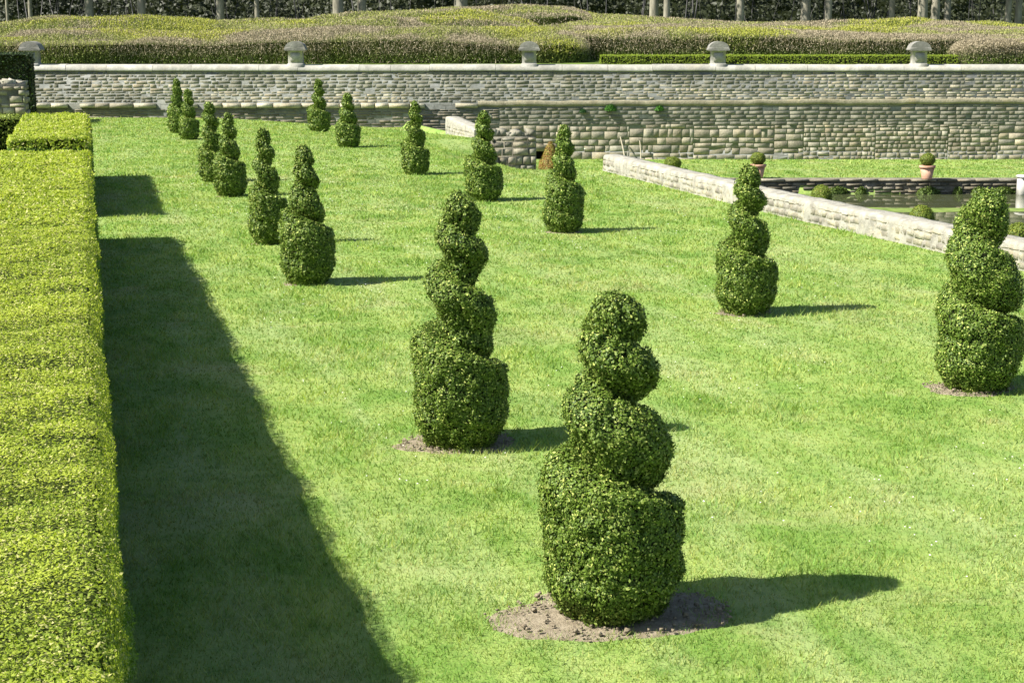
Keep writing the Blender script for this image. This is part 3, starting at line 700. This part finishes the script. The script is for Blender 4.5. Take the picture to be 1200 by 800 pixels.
for px, pyb, w_, lb in ((788, 199, 19, 'small round clipped box ball on the lower lawn behind the start of the low wall'), (960, 231, 24, 'round box ball at the far corner of the pond beside the stone bank'),
                        (1078, 256, 27, 'round box ball beside the middle of the pond just above the low wall'), (1192, 281, 34, 'round box ball at the right edge, nearest of the row by the pond')):
    P = G(px, pyb, ZL); f = fwd(P[0], P[1]); r = w_ / F * f / 2
    d = P[:2] / np.linalg.norm(P[:2]); P[:2] += d * r * .8
    sq_ = .78
    if px > 900:
        rr_, f_, u_ = ray(px, 300); dd = fd * f_ + rd * rr_; k_ = 19.72 / dd[0]; P = np.array([dd[0] * k_, dd[1] * k_, ZL]); f = f_ * k_; r = w_ / F * f / 2
        r2, f2, u2 = ray(px, {960: 217, 1078: 240, 1192: 261}[px]); sq_ = (CH + u2 / f2 * f - ZL) / (2 * r)
    tag(obj('box_ball', ballgroups(r, px * .1, 5200, .038, sq_), [M_box, M_dark], loc=tuple(P - (0, 0, .02))), lb, 'shrub', 'clipped box balls beside the pond')
def lathe(prof, n=28):
    A = np.linspace(0, 2 * np.pi, n, endpoint=False)
    V = np.concatenate([np.stack([r * np.cos(A), r * np.sin(A), np.full(n, z)], 1) for r, z in prof]); return (V, gridfaces(n, len(prof), True), 0, None)
for px, pyb, lb in ((1086, 211, 'terracotta pot with a clipped box ball on the pond bank, right one, fully in view'), (888, 209.5, 'terracotta pot with a box ball half hidden behind a spiral topiary top')):
    P = G(px, pyb, ZL); t = thing('potted_shrub', P + (0, 0, .03), lb, 'plant pot', 'terracotta pots by the pond')
    pot = obj('pot', [lathe([(.001, .0), (.16, .0), (.165, .03), (.235, .37), (.22, .372), (.15, .33), (.001, .33)])], [M_terra], t, smooth=False)
    obj('rim', [lathe([(.236, .36), (.262, .365), (.268, .44), (.25, .452), (.225, .45), (.218, .36)])], [M_terra], pot)
    obj('soil', [lathe([(.219, .40), (.1, .42), (.001, .425)])], [M_soil], t)
    obj('stem', [lathe([(.018, .38), (.014, .55)])], [M_bark], t)
    obj('foliage', ballgroups(.235, px, 3400, .036, .85), [M_box, M_dark], t, loc=(0, 0, .44))

# weeds, ivy tufts, stakes, brown conifer
def clump(P, rx, ry, rz, n, size, lo, hi, name, label, cat, group=None, mat=None):
    d = norm(R.normal(0, 1, (n, 3))); rr = R.random((n, 1)) ** .4; p = d * rr * np.array([rx, ry, rz]); p[:, 2] = np.abs(p[:, 2])
    c = greens(n, p, lo, hi, ns=6)
    sv = np.array([(0, 0, -.02), (.012, 0, -.02), (.0, .012, -.02), (.0, 0, rz * .8)]); sf = np.array([(0, 1, 3), (1, 2, 3), (2, 0, 3)])
    vv, lf, lc = leaves(p, d, size, c, .7, .5, 1.0)
    return tag(obj(name, [(vv, lf, 0, lc), (sv, sf, 0, np.ones((4, 3)) * .08)], [mat or M_box], loc=tuple(P)), label, cat, group)
for px, w_, lb in ((980, .9, 'leafy weeds on the waterline right of the corner box ball'), (1008, .4, 'small low weed tuft on the pond bank between two larger weed clumps'), (1087, .9, 'weed clump on the waterline directly below the right terracotta pot'),
                   (1121, .35, 'small round weed tuft on the pond bank just right of the terracotta pot'), (1146, .6, 'taller weed clump on the pond bank between the small tuft and the long one'), (1174, 1.1, 'long low weed clump on the bank near the pale post')):
    r, ff, u = ray(px, 222); dd = fd * ff + rd * r; A = np.array([[dd[0], -pdv[0]], [dd[1], -pdv[1]]]); s = np.linalg.solve(A, PE0)[1]
    P = FP(s, .14, ZW + .0)
    clump(P, w_ / 2, .14, .25, int(1500 * w_), .06, (.05, .09, .02), (.15, .21, .04), 'weed_clump', lb, 'weeds', 'weeds on the pond bank')
for px, py, r, lb in ((683, 130, .13, 'small dark ivy tuft on the wall, leftmost of three'), (716, 126, .24, 'largest bright green ivy tuft hanging on the wall below the stone ledge'), (773, 127, .17, 'bright green ivy tuft on the wall below the ledge, rightmost of three')):
    s = s_at(px); z = CH + ray(px, py)[2] / ray(px, py)[1] * fwd(*WP(s)[:2]); P = WP(s, .04, z - r * .5)
    dk = .45 if px == 683 else 1
    clump(P, r * 1.1, .13, r * 1.1, int(900 * r / .2), .05, (.03 * dk, .10 * dk, .012), (.09 * dk, .24 * dk, .03), 'ivy_tuft', lb, 'ivy', 'ivy tufts on the wall')
def pole(a, b, r, name, label, cat, group):
    a = np.array(a); b = np.array(b); d = (b - a) / np.linalg.norm(b - a); u = np.cross(d, (1, 0, 0)); u /= np.linalg.norm(u); w_ = np.cross(d, u)
    n = 8; A = np.linspace(0, 2 * np.pi, n, endpoint=False); V = []
    for t in np.linspace(0, 1, 6): c = (b - a) * t + np.array([.02 * math.sin(t * 3), 0, 0]); rr = r * (1 - .25 * t); V += [c + u * rr * math.cos(q) + w_ * rr * math.sin(q) for q in A]
    f = list(gridfaces(n, 6, True)) + [tuple(range(4)), ]
    return tag(obj(name, [(V, gridfaces(n, 6, True), 0, None)], [M_wood], loc=tuple(a)), label, cat, group)
s = s_at(733); pole(WP(s, .5, ZL - .1), WP(s_at(727), .14, -.70), .03, 'wooden_stake', 'pale wooden stake leaning to the left against the wall above the low wall end', 'stake', 'stakes leaning on the wall')
s = s_at(751); pole(WP(s, .4, ZL - .1), WP(s_at(750), .14, -.85), .025, 'wooden_stake', 'short upright wooden stake against the wall right of the leaning one', 'stake', 'stakes leaning on the wall')
P = D(645, 189, 57.5); P[2] = float(zter(P[0], P[1]))
a = np.linspace(0, 2 * np.pi, 30, endpoint=False); zz = np.linspace(0, 1, 24)
Zg, Ag = np.meshgrid(zz, a, indexing='ij'); rr = (.36 * (1 - Zg ** 1.6) + .03) * (.8 + .4 * fbm(np.cos(Ag) * 2, np.sin(Ag) * 2, Zg * 4, 2))
v = np.stack([rr * np.cos(Ag), rr * np.sin(Ag), Zg * .98], -1).reshape(-1, 3); f = gridfaces(30, 24, True)
vv, lf, lc = foliage(v, f, 5200, .05, .06, (.16, .085, .025), (.30, .19, .04), (.24, .26, .05), .25)
tag(obj('conifer_shrub', [(shrink(v, f, .05), f, 1, None), (vv, lf, 0, lc)], [M_box, M_dark], loc=tuple(P)), 'small rusty brown cone-shaped conifer at the foot of the long wall', 'shrub')

# ------------------------------------------------------------------ shrubs on the upper terrace
def terr(s, q):
    p = W0 + wd * s - wn * q; return np.array([p[0], p[1], float(zup(s, q))])
def s_of(px, q):                           # coordinate along a line q metres behind the wall
    r, f, u = ray(px, 40); d = fd * f + rd * r
    A = np.array([[d[0], -wd[0]], [d[1], -wd[1]]]); return np.linalg.solve(A, W0 - wn * q)[1]
def wavy_hedge(px0, px1, q0, q1, h, n, label, seed, green=.5, yellow=.3, amp=.30):
    s0, s1 = s_of(px0, q0), s_of(px1, q0); ns_ = max(20, int((s1 - s0) / .35)); nq = 22
    tq = np.concatenate([[0, 0, 0, 0], np.linspace(0, 1, nq - 8), [1, 1, 1, 1]]); th = np.concatenate([[0, .35, .7, .9], np.ones(nq - 8), [.9, .7, .35, 0]])
    S, Tq = np.meshgrid(np.linspace(s0, s1, ns_), np.arange(nq))
    sh = 1.2 * (fbm(S * .25 + seed, S * 0 + seed, 0., 2) - .5)
    e = np.minimum(S - s0, s1 - S); rnd = np.sqrt(np.clip(e / 1.6, 0, 1) * (2 - np.clip(e / 1.6, 0, 1)))
    Q = q0 + (q1 - q0) * (.5 + (tq[Tq] - .5) * (.3 + .7 * rnd)) + sh
    crown = 1 - .22 * np.abs(tq[Tq] * 2 - 1) ** 2.5
    hh = h * (1 + amp * 3 * (fbm(S * .22 + seed, Q * .3, seed, 2) - .5)) * crown * (.55 + .45 * rnd) * th[Tq]
    Zb = zup(S, Q); P2 = W0 + S[..., None] * wd - Q[..., None] * wn
    V = np.concatenate([P2, (Zb + hh + .08 * (fbm(S * 2, Q * 2, 3., 2) - .5) * (th[Tq] > .5))[..., None]], -1).reshape(-1, 3)
    f = gridfaces(ns_, nq)
    hr = np.stack([hh, S, Q], -1).reshape(-1, 3)
    dist = 60 + q0
    def colours(p, ):
        sx = (p[:, :2] - W0) @ wd; qx = -((p[:, :2] - W0) @ wn); zr = p[:, 2] - zup(sx, qx)
        nz = fbm(sx * .34 + seed * 3, qx * .5 + 5, seed, 4)[:, None]; n2 = fbm(sx * .9 + seed, qx * .9, p[:, 2], 2)[:, None]; k = R.random((len(p), 1))
        tw = np.array((.26, .22, .14)) * (1 - k) + np.array((.45, .39, .27)) * k
        gr = np.array((.20, .24, .06)) * (1 - k) + np.array((.40, .42, .12)) * k
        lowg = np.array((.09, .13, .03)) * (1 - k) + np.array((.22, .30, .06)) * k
        gsel = sst(green + .04, green - .06, 1 - nz - .08 * (n2 - .5)) * .0 + sst(.62 - green * .25, .66 - green * .25 + .06, nz + .25 * (n2 - .5) + .02)
        gsel = gsel * (R.random((len(p), 1)) < .70)
        c = tw * (1 - gsel) + gr * gsel
        bright = sst(.66 - yellow * .2, .74 - yellow * .2, fbm(sx * .22 + 30 + seed, qx * .5, 2., 2)[:, None]) * (R.random((len(p), 1)) < .65)
        c = c * (1 - bright) + np.array((.40, .42, .07)) * bright
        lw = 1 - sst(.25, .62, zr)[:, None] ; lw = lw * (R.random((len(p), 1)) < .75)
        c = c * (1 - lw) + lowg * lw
        return c
    g = [(shrink(V, f, .10), f, 1, None)]
    p, nr = scatter(V, f, int(n * 1.5)); p = p + nr * (R.random((len(p), 1)) * -.10 + .06)
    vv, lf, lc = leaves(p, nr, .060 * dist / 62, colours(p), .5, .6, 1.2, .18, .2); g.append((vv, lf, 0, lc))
    p, nr = scatter(V, f, n // 2); c = colours(p) * .85; d = norm(nr * .5 + np.array([0, 0, 1.0]) + R.normal(0, .35, p.shape)); L_ = R.uniform(.12, .40, (len(p), 1))
    w_ = norm(np.cross(d, R.normal(0, 1, p.shape))) * .013 * dist / 62
    b0 = p - d * L_ * .6; t_ = p + d * L_ * .4; vv = np.stack([b0 - w_, b0 + w_, t_], 1).reshape(-1, 3)
    g.append((vv, np.arange(len(vv)).reshape(-1, 3), 0, np.repeat(c, 3, 0)))
    return tag(obj('shrub_bank', g, [M_twig, M_inner]), label, 'hedge', 'wavy clipped shrub banks above the wall')
wavy_hedge(-60, 694, 2.0, 7.5, 1.12, 46000, 'front bank of twiggy brownish shrubs above the left half of the wall', 1.3, .45, .3)
wavy_hedge(-60, 760, 9.5, 16, 1.25, 42000, 'second bank of yellow-green shrubs behind the front left bank', 2.9, .8, .7, .4)
wavy_hedge(-60, 640, 18, 26, 1.3, 36000, 'third wavy bank of mixed green and brown shrubs on the left rise', 5.1, .75, .6, .4)
wavy_hedge(-60, 700, 28, 37, 1.3, 34000, 'fourth wavy shrub bank high on the left rise, below the tree trunks', 7.7, .7, .6, .4)
wavy_hedge(-60, 720, 40, 49, 1.15, 30000, 'topmost shrub bank on the left rise at the foot of the tree trunks', 9.1, .8, .5, .35)
wavy_hedge(640, 1300, 5.0, 10.5, 1.22, 42000, 'front bank of twiggy brown shrubs behind the low green hedge on the right', 11.3, .35, .15, .18)
wavy_hedge(705, 1300, 13, 21, 1.2, 34000, 'second shrub bank on the right with green and brown patches', 13.7, .7, .4)
wavy_hedge(650, 1300, 24, 34, 1.15, 32000, 'third shrub bank on the right with a bright green strip', 15.9, .9, .6)
wavy_hedge(660, 1300, 38, 48, .95, 28000, 'farthest right shrub bank along the foot of the tree trunks', 17.1, .75, .2)
wavy_hedge(1124, 1330, 1.4, 4.2, 1.05, 18000, 'pinkish brown rounded shrub bank directly above the wall at the right edge', 19.9, .5, .1, .12)
# low clipped hedges right behind the coping
ang = math.atan2(wd[1], wd[0])
def lowh(px0, px1, q, h, lb, seed):
    s0, s1 = s_of(px0, q), s_of(px1, q); v, f = loaf(-.35, .35, 0, s1 - s0, 0, h, .05, .02, .2, seed)
    v = np.stack([v[:, 1], -v[:, 0], v[:, 2]], 1)
    g = [(shrink(v, f, .04), f, 1, None)]; n = int(900 * (s1 - s0)); vv, lf, lc = foliage(v, f, n, .06, .04, (.12, .18, .02), (.34, .42, .05), ns=3); g.append((vv, lf, 0, lc))
    o = obj('low_hedge', g, [M_young, M_dark]); P = terr(s0, q); o.location = tuple(P); o.rotation_euler[2] = ang; return tag(o, lb, 'hedge', 'low clipped hedges behind the coping')
lowh(704, 896, 1.9, .36, 'low clipped green hedge behind the coping around the pillar right of centre', 1.)
lowh(899, 1122, 1.6, .38, 'bright low clipped hedge behind the coping left of the rightmost pillar', 2.)

# ------------------------------------------------------------------ trees and wood beyond
def make_tree(h, r, seed, n=2600):
    rg = random.Random(seed); segs = []
    def tube(a, b, r0, r1, k=9, m=5):
        a = np.array(a, float); b = np.array(b, float); d = (b - a); L_ = np.linalg.norm(d); d /= L_; u = np.cross(d, (.3, 1, .1)); u /= np.linalg.norm(u); w_ = np.cross(d, u)
        A = np.linspace(0, 2 * np.pi, k, endpoint=False); V = []
        for t in np.linspace(0, 1, m): c = a + (b - a) * t; rr = r0 + (r1 - r0) * t; V += [c + (u * math.cos(q) + w_ * math.sin(q)) * rr for q in A]
        segs.append((np.array(V), gridfaces(k, m, True), 0, None))
    lean = rg.uniform(-.25, .25)
    tube((0, 0, -.4), (0, 0, .5), r * 1.35, r, 12, 4); tube((0, 0, .5), (lean, .1, h * .45), r, r * .75, 12, 6); tube((lean, .1, h * .45), (lean * 2, 0, h * .85), r * .75, r * .2, 8)
    ends = []
    for i in range(9):
        z = h * rg.uniform(.36, .75); a = rg.uniform(0, 6.28); L_ = rg.uniform(2.0, 4.2); e = (lean + math.cos(a) * L_, math.sin(a) * L_, z + L_ * .7)
        tube((lean, .05, z), e, r * .32, r * .08, 6); ends.append(e)
        for j in range(3):
            e2 = (e[0] + rg.uniform(-1.4, 1.4), e[1] + rg.uniform(-1.4, 1.4), e[2] + rg.uniform(-.3, 1.5)); tube(e, e2, r * .08, r * .02, 5, 3); ends.append(e2)
    ends = np.array(ends); cen = ends[R.integers(0, len(ends), n)] + R.normal(0, .75, (n, 3))
    c = greens(n, cen, (.04, .07, .015), (.12, .16, .03), ns=.7)
    return segs, leaves(cen, norm(R.normal(0, 1, (n, 3))), .32, c, .7, .2, 1.2)
protos = []
trunks = [(10, 4, .14), (37, 26, .2), (106, 24, .42), (167, 21, .40), (259, 18, .38), (302, 14, .22), (397, 11, .52), (425, 10, .40), (540, 11, .62), (766, 17, .42), (781, 17, .30), (867, 17, .36), (943, 18, .46), (970, 19, .32), (1044, 20, .28), (1080, 21, .46), (1095, 21, .40), (1109, 22, .30), (1180, 25, .28), (1192, 25, .32)]
desc = ['thin pale tree trunk at the far left corner above the shrubs', 'thin trunk in the top left above the leftmost pillar', 'pale broad tree trunk, first thick one from the left', 'pale tree trunk, second thick one from the left', 'tree trunk above the overlapping left spirals, third thick one from the left',
 'thin dim trunk between the third thick trunk and the close pair', 'left and thicker one of the close pair of trunks left of centre', 'right one of the close pair of trunks left of centre', 'thickest trunk, standing alone near the top centre',
 'left trunk of the pair right of centre', 'thinner right trunk of the pair right of centre', 'single pale trunk above the second terracotta pot', 'thick trunk left of a thinner one, above the bright green strip', 'thinner trunk just right of the thick one above the bright green strip',
 'slim single trunk left of the group of three', 'left and thickest trunk of the group of three at the right', 'middle trunk of the group of three at the right', 'slimmest right trunk of the group of three at the right', 'left trunk of the last pair at the right edge', 'last trunk at the right edge']
for i, ((px, py, r), lb) in enumerate(zip(trunks, desc)):
    q = 51.5 + (i * 37 % 5) * .6; s = s_of(px, q); P = terr(s, q)
    if i < 4:
        segs, lv = make_tree(12 + i, 1.0, i + 3); protos.append((mkmesh('trunk', segs, [M_bark], True), mkmesh('crown', [(lv[0], lv[1], 0, lv[2])], [M_box])))
    mt, mc = protos[i % 4]
    t = thing('tree', P, lb, 'tree', 'trees along the top of the rise'); t.rotation_euler[2] = i * 1.3
    a = bpy.data.objects.new('trunk', mt); col.objects.link(a); a.parent = t; a.scale = (r * .8, r * .8, 1)
    b = bpy.data.objects.new('crown', mc); col.objects.link(b); b.parent = t; b.scale = (.8, .8, 1)
# wood behind: shrubby dark mass plus thin stems
vs = []; n = 120000
sx = R.uniform(-70, 110, n); qx = 60 + R.random(n) ** 1.5 * 22; zt = R.random(n) ** .9 * (9 + 4 * fbm(sx * .15, qx * .1, 0., 2))
dens = fbm(sx * .35, qx * .3, zt * .5, 3); k = dens > .42; sx, qx, zt, dens = sx[k], qx[k], zt[k], dens[k]
P2 = W0 + sx[:, None] * wd - qx[:, None] * wn; p = np.concatenate([P2, (zup(sx, qx) + zt)[:, None]], 1)
m = (R.random(len(p)) * .5 + sst(.35, .7, fbm(sx * .12 + 9, zt * .3, 4., 2)) * .5)[:, None]
c = np.array((.016, .022, .010)) * (1 - m) + np.array((.052, .062, .032)) * m  # shade of the crowns is put into these dark leaf colours
lv = leaves(p, norm(np.tile([[wn[0], wn[1], .5]], (len(p), 1))), .34, c, .8, .1, 1.6)
g = [(lv[0], lv[1], 0, lv[2])]
for _ in range(260):                       # bare saplings and branches in the undergrowth
    s = random.uniform(-60, 100); q = random.uniform(56, 64); b = terr(s, q); h = random.uniform(3, 8); r = random.uniform(.02, .07)
    tpt = b + np.array([random.uniform(-1.5, 1.5), random.uniform(-.5, .5), h])
    V = [b + (-r, 0, 0), b + (r, 0, 0), b + (0, r * 1.7, 0), tpt]; g.append((V, [(0, 1, 3), (1, 2, 3), (2, 0, 3)], 0, np.ones((4, 3)) * random.uniform(.03, .08)))
s0, s1 = -80, 130
V = []
for s in np.linspace(s0, s1, 90):
    for z in np.linspace(-.5, 13, 12): q = 84 + 2.5 * float(vn(np.array([s * .2]), np.array([z * .3]))[0]); b = terr(s, q); V.append((b[0], b[1], b[2] + z))
    
g.append((V, gridfaces(12, 90), 1, None))
V2 = [(x, y + 6, z) for x, y, z in V]; g.append((V2, gridfaces(12, 90)[:, ::-1], 1, None))
tag(obj('woodland', g, [M_box, M_dark]), 'dark wood and undergrowth behind the tree trunks', 'wood', kind='stuff')
